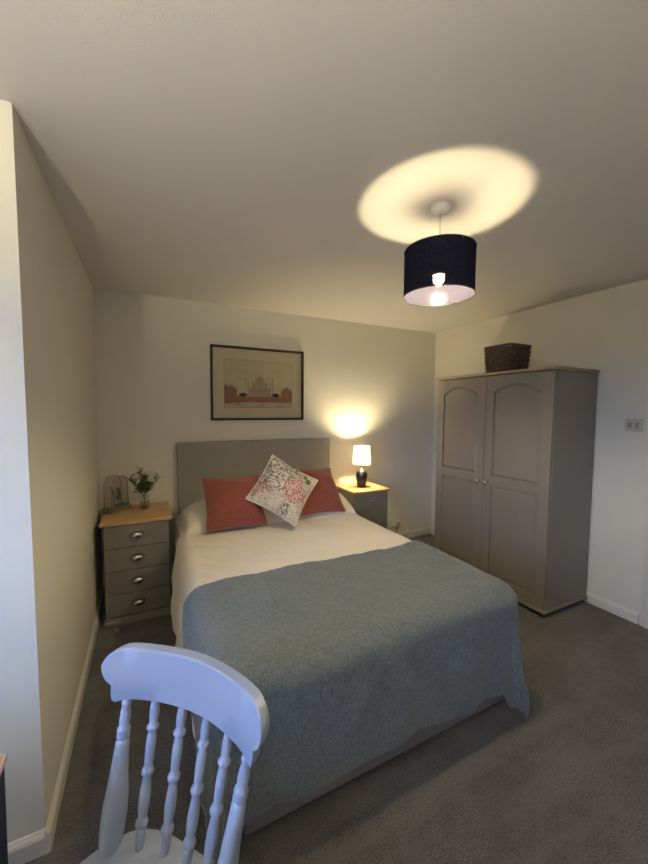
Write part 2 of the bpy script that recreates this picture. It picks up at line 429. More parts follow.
cushion('velvet_cushion', 'square terracotta velvet cushion on the side of the bed near the lit lamp', 'cushion', Vector((1.600, -.560, .818)), ux, uy, .215, .120, M['velvet'], 'terracotta velvet cushions', M['piping'])
def floral():
    k = N('floral_print_linen'); v = k.coord()
    sep = k.n('ShaderNodeSeparateXYZ'); k.l(v, sep.inputs[0]); X, Y = sep.outputs[0], sep.outputs[1]
    base = k.ramp(k.noise(v, 300, 2), [(.3, (.60, .56, .47)), (.7, (.70, .66, .56))])
    def disc(cx, cy, r0, r1, wob=.012):
        dx = k.math('SUBTRACT', X, cx); dy = k.math('SUBTRACT', Y, cy)
        d = k.math('SQRT', k.math('ADD', k.math('MULTIPLY', dx, dx), k.math('MULTIPLY', dy, dy)))
        d = k.math('ADD', d, k.math('MULTIPLY', k.math('SUBTRACT', k.noise(v, 40, 2), .5), wob*2))
        mr = k.n('ShaderNodeMapRange'); mr.inputs[1].default_value = r0; mr.inputs[2].default_value = r1; mr.inputs[3].default_value = 1; mr.inputs[4].default_value = 0
        k.l(d, mr.inputs[0]); return mr.outputs[0]
    def scribble(scale, lo, hi, seed=0):
        f = k.noise(k.coord(loc=(seed, seed*.7, 0)), scale, 2, .55)
        return k.ramp(k.math('ABSOLUTE', k.math('SUBTRACT', f, .5)), [(lo, (1, 1, 1)), (hi, (0, 0, 0))])
    # faint rose scrolls
    c = k.mix(k.math('MULTIPLY', scribble(26, .012, .035, 3), .8), base, (.42, .25, .20))
    # dark leafy scrolls in one corner region
    left = disc(-.11, .10, .17, .22, .05)
    c = k.mix(k.math('MULTIPLY', k.math('MULTIPLY', scribble(34, .025, .055, 1), left), .9), c, (.05, .045, .04))
    bot = disc(-.17, -.10, .05, .09, .03)
    c = k.mix(k.math('MULTIPLY', k.math('MULTIPLY', scribble(42, .04, .07, 5), bot), .9), c, (.34, .06, .06))
    # big red bloom built from petal cells
    vo = k.n('ShaderNodeTexVoronoi', Scale=52.0, feature='DISTANCE_TO_EDGE'); k.l(v, vo.inputs['Vector'])
    pet = k.ramp(vo.outputs[0], [(.08, (.64, .52, .44)), (.20, (.48, .10, .09)), (.5, (.36, .04, .05))])
    c = k.mix(disc(.080, -.005, .084, .092), c, pet)
    # leaves
    c = k.mix(disc(.135, .125, .020, .026, .008), c, (.13, .17, .06)); c = k.mix(disc(.105, .145, .016, .022, .008), c, (.16, .20, .08))
    c = k.mix(k.math('MULTIPLY', disc(.07, -.15, .03, .05, .03), scribble(48, .03, .06, 8)), c, (.10, .10, .10))
    k.color(c); k.set(Roughness=.9); k.bump(k.noise(v, 350, 2), .2, .002); return k.m
M['floral'] = floral()
# patterned cushion stands on a corner, tipped over to the side
ux, uy, nn = plane_axes(31, 6, 0)
cP = Vector((1.245, -.745, .90))
r = math.radians(-35)
tx, ty = ux*math.cos(r)+uy*math.sin(r), uy*math.cos(r)-ux*math.sin(r)
cushion('floral_cushion', 'cream scatter cushion printed with a red flower, standing on its corner', 'cushion', cP, tx, ty, .203, .105, M['floral'], None, M['coverlet'])

# ------------------------------------------------------------------ chests
def oval_handle(parent, p):
    h = obj('handle', lathe(BM(), [(.044, 0), (.045, .003), (.041, .007), (.020, .008)], p, (0, -1, 0), 24, sy=.55), M['pewter'], parent, True, 40)
    obj('grip', lathe(BM(), [(.010, .004), (.016, .012), (.030, .018), (.035, .025), (.028, .031), (.011, .034), (0, .0345)], p, (0, -1, 0), 24, sy=.60), M['chrome'], h, True)
def round_knob(parent, p, ax=(0, -1, 0), s=1.0):
    obj('knob', lathe(BM(), [(.008*s, 0), (.006*s, .006*s), (.007*s, .012*s), (.015*s, .017*s), (.0165*s, .023*s), (.012*s, .029*s), (.005*s, .031*s), (0, .0313*s)], p, ax, 20), M['chrome'], parent, True)
def chest(name, label, x0, x1, yb, yf, ztop, nd, handle, topx=.022):
    t = thing(name, label, 'chest of drawers', ((x0+x1)/2, (yb+yf)/2, 0))
    cx, cy = (x0+x1)/2, (yb+yf)/2; hx = (x1-x0)/2; hy = (yb-yf)/2
    bm = BM()
    box(bm, -hx, -hx+.016, -hy, hy, .05, ztop-.022); box(bm, hx-.016, hx, -hy, hy, .05, ztop-.022)
    box(bm, -hx+.016, hx-.016, hy-.008, hy, .05, ztop-.022); box(bm, -hx+.016, hx-.016, -hy+.02, hy-.008, .05, .066); box(bm, -hx+.016, hx-.016, -hy+.02, hy-.008, ztop-.04, ztop-.022)
    obj('carcass', bm, M['taupe2'], t)
    obj('top', box(BM(), -hx-topx, hx+topx, -hy-.022, hy, ztop-.022, ztop, .007, 3), M['pine'], t, True, 40)
    bm = BM(); prism(bm, [(0, 0), (-.018, 0), (-.020, .012), (-.016, .026), (-.006, .034), (0, .05)], (-hx-.008, -hy, 0.0), (0, 1, 0), (0, 0, 1), (2*hx+.016, 0, 0))
    box(bm, -hx-.008, -hx+.014, -hy, hy, 0, .05, .004); box(bm, hx-.014, hx+.008, -hy, hy, 0, .05, .004)
    obj('plinth', bm, M['taupe2'], t)
    z0 = .054; dz = (ztop-.024-z0)/nd
    for k in range(nd):
        za, zb = z0+k*dz+.0018, z0+(k+1)*dz-.0018
        bm = BM(); box(bm, -hx+.002, hx-.002, -hy-.004, -hy+.014, za, zb, .003, 2); box(bm, -hx+.03, hx-.03, -hy+.014, hy-.03, za+.02, zb-.03)
        dr = obj('drawer', bm, M['taupe2'], t)
        handle(dr, (0, -hy-.004, (za+zb)/2+.004))
    return t
chest('bedside_chest', 'grey painted chest of drawers with pine top under the flower vase', .062, .468, -.022, -.475, .722, 4, oval_handle)
chest('bedside_chest', 'grey painted chest with pine top and round knobs under the lit lamp', 2.075, 2.462, -.022, -.400, .722, 4, lambda p, q: round_knob(p, q), .020)

# ------------------------------------------------------------------ wardrobe
WX, WY0, WY1, WT = 2.866, -.630, -1.730, 1.806
wr = thing('wardrobe', 'taupe two-door wardrobe with arched door panels and pine top board', 'wardrobe', ((WX+W)/2, (WY0+WY1)/2, 0))
wcx, wcy = (WX+W)/2, (WY0+WY1)/2
hx = (W-.018-WX)/2; ox = (WX+W-.018)/2-wcx; hy = (WY0-WY1)/2
xf, xb = ox-hx, ox+hx
bm = BM(); box(bm, xf+.02, xb, -hy, -hy+.018, .055, WT-.024); obj('side_panel', bm, M['taupe'], wr)
bm = BM(); box(bm, xf+.02, xb, hy-.018, hy, .055, WT-.024); obj('side_panel', bm, M['taupe'], wr)
bm = BM(); box(bm, xb-.008, xb, -hy+.018, hy-.018, .055, WT-.024); obj('back_panel', bm, M['taupe'], wr)
bm = BM(); box(bm, xf+.02, xb-.008, -hy+.018, hy-.018, .07, .088); obj('shelf', bm, M['taupe'], wr)
bm = BM(); box(bm, xf+.02, xb-.008, -hy+.018, hy-.018, WT-.044, WT-.024); obj('shelf', bm, M['taupe'], wr)
obj('top_board', box(BM(), xf-.016, xb, -hy-.016, hy+.016, WT-.022, WT, .008, 3), M['pine_y'], wr, True, 40)
bm = BM(); box(bm, xf-.012, xb, -hy-.012, hy+.012, .034, .055, .006, 2); obj('plinth_moulding', bm, M['taupe'], wr, True, 40)
bm = BM(); box(bm, xf+.015, xb-.01, -hy+.01, hy-.01, 0, .034); obj('plinth', bm, M['dark'], wr)
def offset(poly, d):
    n = len(poly); out = []
    for i in range(n):
        a, b, c = Vector(poly[i-1]), Vector(poly[i]), Vector(poly[(i+1) % n])
        e1 = (b-a).normalized(); e2 = (c-b).normalized(); n1 = Vector((-e1.y, e1.x)); n2 = Vector((-e2.y, e2.x))
        mm = (n1+n2).normalized(); k = d/max(.3, mm.dot(n1)); out.append((b.x+mm.x*k, b.y+mm.y*k))
    return out
def arch(y0, y1, z0, zs, za):
    pts = [(y0, z0), (y1, z0), (y1, zs)]; n = 28
    for i in range(1, n):
        t_ = i/n; y = y1+(y0-y1)*t_; k = math.sin(PI*t_)
        tt = min(1, max(0, (t_-.04)/.92))                       # cathedral arch: short flat shoulders, ogee rise, round crown
        pts.append((y, zs+(za-zs)*(.78*max(0, math.sin(PI*tt))**.85+.22*math.sin(PI*tt)**2)))
    pts.append((y0, zs)); return pts
def fill(bm, loops, x, mi=0):
    es = []
    for lp in loops:
        vs_ = [bm.verts.new((x, a, b)) for a, b in lp]
        es += [bm.edges.new((vs_[i], vs_[(i+1) % len(vs_)])) for i in range(len(vs_))]
    bmesh.ops.triangle_fill(bm, use_beauty=True, edges=es)
def door(ya, yb, knob_y):
    # ya<yb in wardrobe-local y; front at xf
    z0, z1 = .062, WT-.030
    wdt = yb-ya; st = .074
    up = arch(ya+st, yb-st, .957, 1.648, 1.712); lo = [(ya+st, .135), (yb-st, .135), (yb-st, .885), (ya+st, .885)]
    bm = BM(); outer = [(ya, z0), (yb, z0), (yb, z1), (ya, z1)]
    fill(bm, [outer, up, lo], xf)
    o = [(xf, *p) for p in outer]
    for i in range(4):
        p, q = outer[i], outer[(i+1) % 4]
        bm.faces.new([bm.verts.new(c) for c in ((xf, *p), (xf, *q), (xf+.02, *q), (xf+.02, *p))])
    bm.faces.new([bm.verts.new((xf+.02, *p)) for p in outer])
    bmesh.ops.remove_doubles(bm, verts=bm.verts, dist=1e-5)
    dr = obj('door', bm, M['taupe'], wr)
    for lp in (up, lo):
        bm = BM(); L = [(lp, 0), (offset(lp, .002), .011), (offset(lp, .009), .011), (offset(lp, .022), .001)]
        rings = [[bm.verts.new((xf+dx, a, b)) for a, b in q] for q, dx in L]
        for A, B in zip(rings, rings[1:]):
            for i in range(len(A)): bm.faces.new((A[i], A[(i+1) % len(A)], B[(i+1) % len(B)], B[i]))
        bm.faces.new(rings[-1])
        obj('panel', bm, M['taupe'], dr)
    round_knob(dr, (xf, knob_y, .90), (-1, 0, 0), 1.3)
ym = -1.176-wcy
door(-hy+.004, ym-.002, ym-.040); door(ym+.002, hy-.004, ym+.040)

# ------------------------------------------------------------------ wicker basket
def basket():
    t = thing('wicker_basket', 'dark brown square wicker basket on top of the wardrobe', 'basket', (3.055, -1.215, WT), 0)
    hx0, hy0, h, fl = .118, .112, .222, .014
    def ring(z, r_off, per=0, ph=0, nsub=4):
        pts = []; k = fl*z/h; a, b = hx0+k, hy0+k; rc = .025
        # rounded rectangle
        P = []
        for cx, cy, a0 in ((a-rc, b-rc, 0), (-a+rc, b-rc, 90), (-a+rc, -b+rc, 180), (a-rc, -b+rc, 270)):
            for q in range(4):
                an = math.radians(a0+30*q); P.append((cx+rc*math.cos(an), cy+rc*math.sin(an), math.cos(an), math.sin(an)))
        out = []; L = 0; n = len(P)
        for i in range(n):
            p, q = P[i], P[(i+1) % n]; dd = math.hypot(q[0]-p[0], q[1]-p[1]); m_ = max(1, int(dd/.008))
            for s in range(m_):
                f = s/m_; nx_, ny_ = p[2]*(1-f)+q[2]*f, p[3]*(1-f)+q[3]*f; ll = L+dd*f
                off = r_off*math.sin(2*PI*ll/.052+ph); out.append((p[0]*(1-f)+q[0]*f+nx_*off, p[1]*(1-f)+q[1]*f+ny_*off, z))
            L += dd
        return out, L
    bm = BM(); rows = 15
    for k in range(rows):
        z = .008+k*(h-.022)/rows
        pts, L = ring(z, .0062, ph=PI*(k % 2)+k*.05); tube(bm, pts, .0068+.0008*random.random(), 6, closed=True)
    obj('weave', bm, M['wicker'], t, True)
    bm = BM()
    P0, L = ring(.004, 0); P1, _ = ring(h-.01, 0); n = len(P0); st = int(n/36)
    for i in range(0, n, st): tube(bm, [P0[i], P1[i % len(P1)]], .0042, 5)
    obj('stakes', bm, M['wicker'], t, True)
    bm = BM()
    for ph in (0, PI*.66, PI*1.33):
        pts, L = ring(h-.006, .005, ph=ph)
        pts = [(x, y, z+.006*math.sin(i*.9+ph)) for i, (x, y, z) in enumerate(pts)]; tube(bm, pts, .0055, 5, closed=True)
    obj('rim', bm, M['wicker'], t, True)
    obj('bottom', box(BM(), -hx0+.004, hx0-.004, -hy0+.004, hy0-.004, 0, .008), M['wicker'], t)
    return t
k = N('dark_brown_wicker'); vv = k.coord(); k.color(k.ramp(k.noise(vv, 45, 3), [(.3, (.035, .020, .014)), (.55, (.10, .060, .040)), (.8, (.24, .16, .11))])); k.set(Roughness=.55); M['wicker'] = k.m
basket()

# ------------------------------------------------------------------ picture
pic = thing('framed_picture', 'black-framed print of a white domed palace hung above the headboard', 'picture', (1.2815, -.0, 1.7225))
pw, ph, fr = .436, .328, .020
bm = BM()
pr = [(0, 0), (.022, 0), (.022, .006), (.016, .012), (.016, fr), (0, fr)]     # (towards room, inward)
outer = [(-pw, -ph), (pw, -ph), (pw, ph), (-pw, ph)]
rings = []
for dep, ins in [(0, 0), (.024, 0), (.026, .004), (.026, fr-.006), (.016, fr), (.004, fr)]:
    rings.append([bm.verts.new((sx*(pw-ins), -dep-.001, sz*(ph-ins))) for sx, sz in ((-1, -1), (1, -1), (1, 1), (-1, 1))])
for A, B in zip(rings, rings[1:]):
    for i in range(4): bm.faces.new((A[i], A[(i+1) % 4], B[(i+1) % 4], B[i]))
obj('frame', bm, M['black_frame'], pic)
obj('mount', box(BM(), -pw+fr-.002, pw-fr+.002, -.010, -.004, -ph+fr-.002, ph-fr+.002), M['mat_board'], pic)
obj('glass', box(BM(), -pw+fr-.003, pw-fr+.003, -.0165, -.0145, -ph+fr-.003, ph-fr+.003), M['pic_glass'], pic)
# the print, flat shapes on paper: sky, river bank, red wall, domed palace, towers, trees
def flat(name, c): return paint(name, c, .8, .08)
C_ = [flat('print_sky', (.60, .52, .35)), flat('print_bank', (.52, .46, .34)), flat('print_red', (.36, .15, .075)), flat('print_stone', (.42, .33, .25)),
      flat('print_line', (.26, .19, .13)), flat('print_tree', (.03, .028, .02)), flat('print_rosewall', (.33, .16, .10))]
bm = BM()
px0, px1, pz0, pz1 = -.318, .318, -.212, .208
def rect(a0, a1, b0, b1, mi, lay): prism(bm, [(a0, b0), (a1, b0), (a1, b1), (a0, b1)], (0, -.0102, 0), (1, 0, 0), (0, 0, 1), (0, -.0002*lay, 0), mi)
def shape(pts, mi, lay): prism(bm, pts, (0, -.0102, 0), (1, 0, 0), (0, 0, 1), (0, -.0002*lay, 0), mi)
def dome(cx, z, r_, hgt, mi, lay, n=16):
    pts = []
    for i in range(n+1):
        a = PI*i/n; w_ = r_*math.cos(a)*(1+.18*math.sin(a)*(1-math.sin(a))*2); pts.append((cx+w_, z+hgt*(math.sin(a)**.8)))
    pts.insert(n//2+1, (cx, z+hgt*1.25)); shape(pts, mi, lay)
rect(px0-.003, px1+.003, pz0-.003, pz1+.003, 4, 1); rect(px0, px1, pz0, pz1, 0, 2)
rect(px0, px1, pz0, -.135, 1, 3)
rect(px0, px1, -.165, -.108, 2, 4)
shape([(px0, -.165), (px0, -.178), (-.10, -.165), (.1, -.165), (px1, -.150), (px1, -.165+.03)], 2, 5)
rect(-.13, .14, -.115, -.088, 3, 5)                                   # terrace
rect(-.075, .075, -.09, -.01, 3, 6); rect(-.100, .100, -.09, -.03, 3, 5)  # palace block
dome(0, -.004, .040, .075, 3, 7); rect(-.034, .034, -.012, .004, 3, 7)
for sx in (-1, 1):
    dome(sx*.058, -.012, .016, .026, 3, 7)
    for xx in (.125, .104):
        rect(sx*xx-.004, sx*xx+.004, -.09, .045 if xx > .11 else .0, 3, 6); dome(sx*xx, .045 if xx > .11 else .0, .006, .012, 4, 7)
    # side pavilions in red sandstone
    rect(-.318 if sx < 0 else .208, -.208 if sx < 0 else .318, -.118, -.055, 6, 6)
    dome(sx*.262, -.055, .022, .036, 6, 7); dome(sx*.262-.034, -.055, .011, .018, 6, 7); dome(sx*.262+.034, -.055, .011, .018, 6, 7)
    shape([(sx*.155+.034*math.cos(a*PI/6)*(1+.1*(a % 2)), -.098+.016*math.sin(a*PI/6)*(1+.25*(a % 2))) for a in range(12)], 5, 8)
rect(px0, px0+.03, -.15, -.02, 6, 7)
for i in range(-3, 4):
    rect(i*.022-.005, i*.022+.005, -.075, -.05 if i else -.028, 4, 8); rect(i*.022-.0006, i*.022+.0006, -.09, -.012, 4, 8)
for i in range(14): rect(px0+.02+i*.045, px0+.021+i*.045, -.160, -.112, 6, 6)
for xx, zz in ((-.2, -.182), (.03, -.19), (.19, -.196), (-.28, -.172)):
    shape([(xx-.02, zz), (xx+.02, zz), (xx+.012, zz-.005), (xx-.014, zz-.005)], 5, 6)
obj('print', bm, C_, pic)

# ------------------------------------------------------------------ table lamp
lp = thing('table_lamp', 'lit bedside table lamp with dark vase base and cream pleated shade', 'lamp', (2.273, -.215, .722))
bm = lathe(BM(), [(.040, 0), (.043, .004), (.042, .010), (.046, .03), (.055, .07), (.060, .105), (.058, .130), (.046, .152), (.026, .166), (.019, .172), (.021, .178), (.010, .180)], n=32)
obj('base', bm, M['navy_ceramic'], lp, True, 50)
obj('collar', lathe(BM(), [(.021, .174), (.022, .180), (.012, .186), (.012, .262), (.016, .265), (.016, .298), (.010, .301)], n=20), M['chrome'], lp, True, 40)
def pleated(bm, z0, z1, r0, r1, n, amp):
    rings = []
    for z, r_ in ((z0, r0), (z0+.004, r0), (z1-.004, r1), (z1, r1)):
        rings.append([bm.verts.new(((r_+amp*(1 if i % 2 else -1))*math.cos(2*PI*i/n), (r_+amp*(1 if i % 2 else -1))*math.sin(2*PI*i/n), z)) for i in range(n)])
    for A, B in zip(rings, rings[1:]):
        for i in range(n): bm.faces.new((A[i], A[(i+1) % n], B[(i+1) % n], B[i]))
    return bm
k = N('cream_pleated_silk')
tr = k.n('ShaderNodeBsdfTranslucent'); tr.inputs[0].default_value = (.90, .80, .60, 1); df = k.n('ShaderNodeBsdfDiffuse'); df.inputs[0].default_value = (.75, .70, .58, 1)
mx = k.n('ShaderNodeMixShader'); mx.inputs[0].default_value = .16; k.l(df.outputs[0], mx.inputs[1]); k.l(tr.outputs[0], mx.inputs[2]); k.l(mx.outputs[0], k.out.inputs[0]); M['shade'] = k.m
sh = obj('shade', pleated(BM(), .228, .404, .088, .076, 96, .0018), M['shade'], lp)
for z, r_ in ((.228, .088), (.404, .076)):
    obj('trim_band', tube(BM(), [(r_*math.cos(2*PI*i/48), r_*math.sin(2*PI*i/48), z) for i in range(48)], .0028, 6, closed=True), M['coverlet'], sh, True)
obj('bulb', lathe(BM(), [(.010, .304), (.014, .312), (.021, .326), (.0245, .344), (.021, .362), (.014, .371), (0, .375)], n=20), M['bulb2'], lp, True)
bm = BM()
tube(bm, [(.016, 0, .268), (.05, 0, .250), (.087, 0, .231)], .0016, 6); tube(bm, [(-.016, 0, .268), (-.05, 0, .250), (-.087, 0, .231)], .0016, 6)
obj('shade_carrier', bm, M['chrome'], lp, True)
obj('power_cord', tube(BM(), [(0, .036, .006), (.02, .09, .005), (.07, .15, .005), (.10, .176, .004)], .003, 6), M['dark'], lp, True)

# ------------------------------------------------------------------ pendant light
PX, PY = 1.528, -1.996
pd = thing('pendant_light', 'lit pendant light with navy drum shade and white ceiling rose', 'ceiling light', (PX, PY, H))
obj('ceiling_rose', lathe(BM(), [(.046, 0), (.047, -.008), (.045, -.018), (.036, -.028), (.018, -.032), (.006, -.033), (0, -.033)], n=32), M['plastic'], pd, True, 40)
obj('cord', tube(BM(), [(0, 0, -.03), (0, 0, -.12), (0, 0, -.225)], .0032, 8), M['cord'], pd, True)
obj('lamp_holder', lathe(BM(), [(.006, -.212), (.012, -.218), (.016, -.232), (.0185, -.250), (.0185, -.272), (.0165, -.276)], n=20), M['plastic'], pd, True, 40)
ST, SB, SR = -.192, -.390, .153
def fabric_shade():
    k = N('navy_shade_fabric'); v = k.coord((1, 1, 1))
    f = k.noise(k.coord((500, 500, 90)), 1.0, 2); g = k.noise(k.coord((90, 90, 600)), 1.0, 2)
    w_ = k.math('ADD', k.math('MULTIPLY', f, .5), k.math('MULTIPLY', g, .5))
    col = k.ramp(w_, [(.35, (.006, .007, .014)), (.65, (.022, .024, .042))])
    df = k.n('ShaderNodeBsdfDiffuse'); k.l(col, df.inputs[0]); tp = k.n('ShaderNodeBsdfTransparent'); tp.inputs[0].default_value = (.9, .85, .9, 1)
    mx = k.n('ShaderNodeMixShader'); k.l(k.ramp(w_, [(.42, (.001, .001, .001)), (.68, (.035, .035, .035))]), mx.inputs[0])
    k.l(df.outputs[0], mx.inputs[1]); k.l(tp.outputs[0], mx.inputs[2]); k.l(mx.outputs[0], k.out.inputs[0]); return k.m
M['navy'] = fabric_shade()
k = N('darkened_lilac_lining')  # lining colour set very dark so the bulb's light does not burn it out
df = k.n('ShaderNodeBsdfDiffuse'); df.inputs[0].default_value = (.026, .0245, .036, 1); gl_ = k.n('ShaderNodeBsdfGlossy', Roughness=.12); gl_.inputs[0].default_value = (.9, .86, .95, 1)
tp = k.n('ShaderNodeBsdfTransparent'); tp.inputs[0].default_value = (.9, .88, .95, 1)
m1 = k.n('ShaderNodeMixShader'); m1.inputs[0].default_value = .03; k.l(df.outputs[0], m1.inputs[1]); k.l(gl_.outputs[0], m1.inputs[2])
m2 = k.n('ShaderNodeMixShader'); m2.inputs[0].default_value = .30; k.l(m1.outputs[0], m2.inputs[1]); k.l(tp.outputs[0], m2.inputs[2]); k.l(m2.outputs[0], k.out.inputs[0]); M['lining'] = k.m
s_ = obj('shade', lathe(BM(), [(SR, SB), (SR, ST)], n=96, cap=False), M['navy'], pd, True)
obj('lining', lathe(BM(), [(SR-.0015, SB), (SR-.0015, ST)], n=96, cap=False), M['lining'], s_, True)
for z in (SB, ST):
    obj('rim', tube(BM(), [(SR*math.cos(2*PI*i/96), SR*math.sin(2*PI*i/96), z) for i in range(96)], .0022, 6, closed=True), M['navy_ceramic'], s_, True)
bm = BM()
for i in range(3):
    a = 2*PI*i/3+.4; tube(bm, [(.018*math.cos(a), .018*math.sin(a), -.262), (.06*math.cos(a), .06*math.sin(a), -.258), (SR*math.cos(a), SR*math.sin(a), ST-.004)], .0016, 6)
obj('shade_spider', bm, M['plastic'], s_, True)
b_ = obj('bulb', lathe(BM(), [(.012, -.272), (.013, -.276), (.019, -.284), (.0278, -.294), (.0268, -.299)], n=28), M['pewter'], pd, True, 40)
obj('bulb_dome', lathe(BM(), [(.0250, -.299), (.0255, -.304), (.0255, -.316), (.022, -.330), (.013, -.340), (0, -.344)], n=28), M['bulb'], b_, True)

# ------------------------------------------------------------------ wall fittings
sw = thing('light_switch', 'cream double light switch plate on the wall beside the wardrobe', 'light switch', (W, -1.965, 1.40))
obj('plate', box(BM(), -.009, 0, -.052, .052, -.045, .045, .003, 2), M['switch'], sw, True, 40)
for y in (-.021, .021):
    bm = BM(); box(bm, -.0135, -.008, y-.011, y+.011, -.020, .020, .002, 2); obj('rocker', bm, M['rocker'], sw, True, 40)
for y in (-.042, .042): obj('screw', lathe(BM(), [(.003, 0), (.003, .001), (0, .0014)], (-.009, y, 0), (-1, 0, 0), 10), M['chrome'], sw)
so = thing('power_socket', 'white double power socket low on the wall beside the lamp chest', 'socket', (2.86, 0, .20))
obj('plate', box(BM(), -.073, .073, -.010, 0, -.043, .043, .003, 2), M['plastic'], so, True, 40)
for x in (-.036, .036):
    obj('switch', box(BM(), x-.008, x+.008, -.0135, -.009, .012, .032, .001), M['plastic'], so)
    bm = BM()
    box(bm, x-.002, x+.002, -.0108, -.0095, -.004, .006)
    for s in (-1, 1): box(bm, x+s*.011-.003, x+s*.011+.003, -.0108, -.0095, -.022, -.018)
    obj('slots', bm, M['dark'], so)
pg = thing('power_plug', 'grey plug pushed into the socket beside the lamp chest', 'plug', (2.896, -.0108, .195))
bm = BM(); box(bm, -.026, .026, -.034, 0, -.026, .026, .007, 3); obj('body', bm, M['switch'], pg, True, 40)
obj('cable', tube(BM(), [(0, -.02, -.024), (-.01, -.022, -.06), (-.05, -.02, -.12), (-.12, -.02, -.165), (-.25, -.02, -.19), (-.34, -.02, -.19)], .0035, 6), M['dark'], pg, True)

# ------------------------------------------------------------------ Windsor-style chair
ch = thing('spindle_back_chair', 'pale lilac painted spindle-back chair at the foot of the bed', 'chair', (.336, -2.435, 0), -.8729)
SZ = .45
AT, AB, YT, BT, BB, ZT = .1852, .1573, .0784, .043, .046, .759      # back: half widths top/bottom, recline, bows, height of crest underside
bm = BM(); out = []
for i in range(64):
    a = 2*PI*i/64; c, s = math.cos(a), math.sin(a)
    x = .215*(abs(c)**.62)*(1 if c >= 0 else -1); y = .215*(abs(s)**.70)*(1 if s >= 0 else -1)
    out.append((x*(1.0-.12*(y/.215)), y-.130))
def ringv(z, k): return [bm.verts.new((x*k, (y+.130)*k-.130, z)) for x, y in out]
rs = [ringv(SZ-.036, .95), ringv(SZ-.030, .985), ringv(SZ-.012, 1.0), ringv(SZ-.003, .99), ringv(SZ, .96)]
for kk, dz in ((.85, 0), (.65, -.005), (.4, -.009), (.15, -.010)): rs.append(ringv(SZ+dz, kk))
for A, B in zip(rs, rs[1:]):
    for i in range(64): bm.faces.new((A[i], A[(i+1) % 64], B[(i+1) % 64], B[i]))
bm.faces.new(rs[0][::-1]); bm.faces.new(rs[-1])
obj('seat', bm, M['chair'], ch, True, 50)
def backy(x, z): return YT+BT*(1-(x/AT)**2)+(z-ZT)*.15
def crest():
    """bent board: constant depth along the back, rounded lobes and small turned-down lips at its ends"""
    half = [(.0, .882, .762), (.03, .882, .762), (.06, .882, .762), (.09, .882, .762), (.12, .883, .763), (.15, .885, .764), (.17, .886, .764), (.185, .887, .763), (.195, .887, .760), (.2045, .885, .758), (.2095, .8835, .762),
            (.2125, .882, .776), (.2135, .8815, .796), (.219, .879, .801), (.225, .875, .807), (.231, .869, .816), (.2355, .861, .828), (.238, .850, .842)]
    cols = [(-x, t_, b) for x, t_, b in half[:0:-1]]+half
    bm = BM(); Fr = []; TH = .031
    for x, top, bot in cols:
        h = top-bot; e = min(.004, h*.2); prof = []
        for z, o_ in ((bot, .003), (bot+e, 0), (bot+.5*h, 0), (top-e, 0), (top, .004), (top, TH-.004), (top-e, TH), (bot+.5*h, TH), (bot+e, TH), (bot, TH-.003)):
            prof.append((x, backy(x, z)-TH*.5+o_, z))
        Fr.append([bm.verts.new(p) for p in prof])
    m_ = len(Fr[0])
    for A, B in zip(Fr, Fr[1:]):
        for i in range(m_): bm.faces.new((A[i], A[(i+1) % m_], B[(i+1) % m_], B[i]))
    bm.faces.new(Fr[0]); bm.faces.new(Fr[-1][::-1])
    return bm
obj('crest_rail', crest(), M['chair'], ch, True, 38)
def turned(bm, p0, p1, prof, n=16):
    p0, p1 = Vector(p0), Vector(p1); L = (p1-p0).length
    return lathe(bm, [(q[0], q[1]*L, *q[2:]) for q in prof], p0, p1-p0, n)
SP = [(.0085, 0), (.0095, .05), (.0118, .12), (.0120, .150), (.0088, .162), (.0140, .176), (.0148, .190), (.0125, .206), (.0095, .218), (.0108, .245), (.0130, .30), (.0132, .36), (.0105, .445), (.0090, .48), (.0140, .495), (.0150, .512), (.0130, .530), (.0092, .542), (.0105, .58), (.0120, .68), (.0110, .74), (.0088, .775), (.0142, .788), (.0150, .802), (.0120, .816), (.0088, .826), (.0108, .86), (.0118, .90), (.0105, .95), (.0085, 1.0)]
for i, t_ in enumerate((-.62, -.21, .21, .62)):
    xb_, xt = AB*t_, AT*t_
    obj('spindle', turned(BM(), (xb_, BB*(1-t_*t_), SZ-.012), (xt, backy(xt, ZT), ZT+.008), SP), M['chair'], ch, True, 60)
PO = [(.016, 0, 1.5), (.017, .05, 1.7), (.0185, .20, 1.85), (.0185, .34, 1.75), (.0175, .48, 1.35), (.0165, .60, 1.1), (.0160, .67), (.0155, .70), (.0115, .715), (.0150, .725), (.0158, .74), (.0140, .755), (.0160, .770), (.0150, .785), (.0110, .80), (.0130, .84), (.0118, .89), (.0092, .935), (.0122, .948), (.0122, .962), (.0095, .975), (.0092, 1.0)]
for s in (-1, 1):
    obj('post', turned(BM(), (s*AB, .0, SZ-.012), (s*AT, backy(AT, ZT), ZT+.008), PO, 18), M['chair'], ch, True, 60)
LEG = [(.012, 0), (.014, .05), (.017, .22), (.014, .27), (.019, .285), (.019, .30), (.014, .315), (.021, .45), (.022, .6), (.017, .74), (.021, .76), (.021, .78), (.016, .80), (.020, .9), (.016, 1.0)]
legs = {}
for sx in (-1, 1):
    for fy in (0, 1):
        top = (sx*.140, -.03 if fy else -.265, SZ-.034); foot = (sx*.180, .045 if fy else -.325, 0)
        legs[sx, fy] = (Vector(foot), Vector(top)); obj('leg', turned(BM(), foot, top, LEG), M['chair'], ch, True, 60)
STR = [(.008, 0), (.010, .1), (.015, .45), (.016, .5), (.015, .55), (.010, .9), (.008, 1.0)]
mids = []
for sx in (-1, 1):
    a = legs[sx, 0]; b = legs[sx, 1]; pa, pb = a[0].lerp(a[1], .42), b[0].lerp(b[1], .42); mids.append(pa.lerp(pb, .5))
    obj('stretcher', turned(BM(), pa, pb, STR), M['chair'], ch, True, 60)
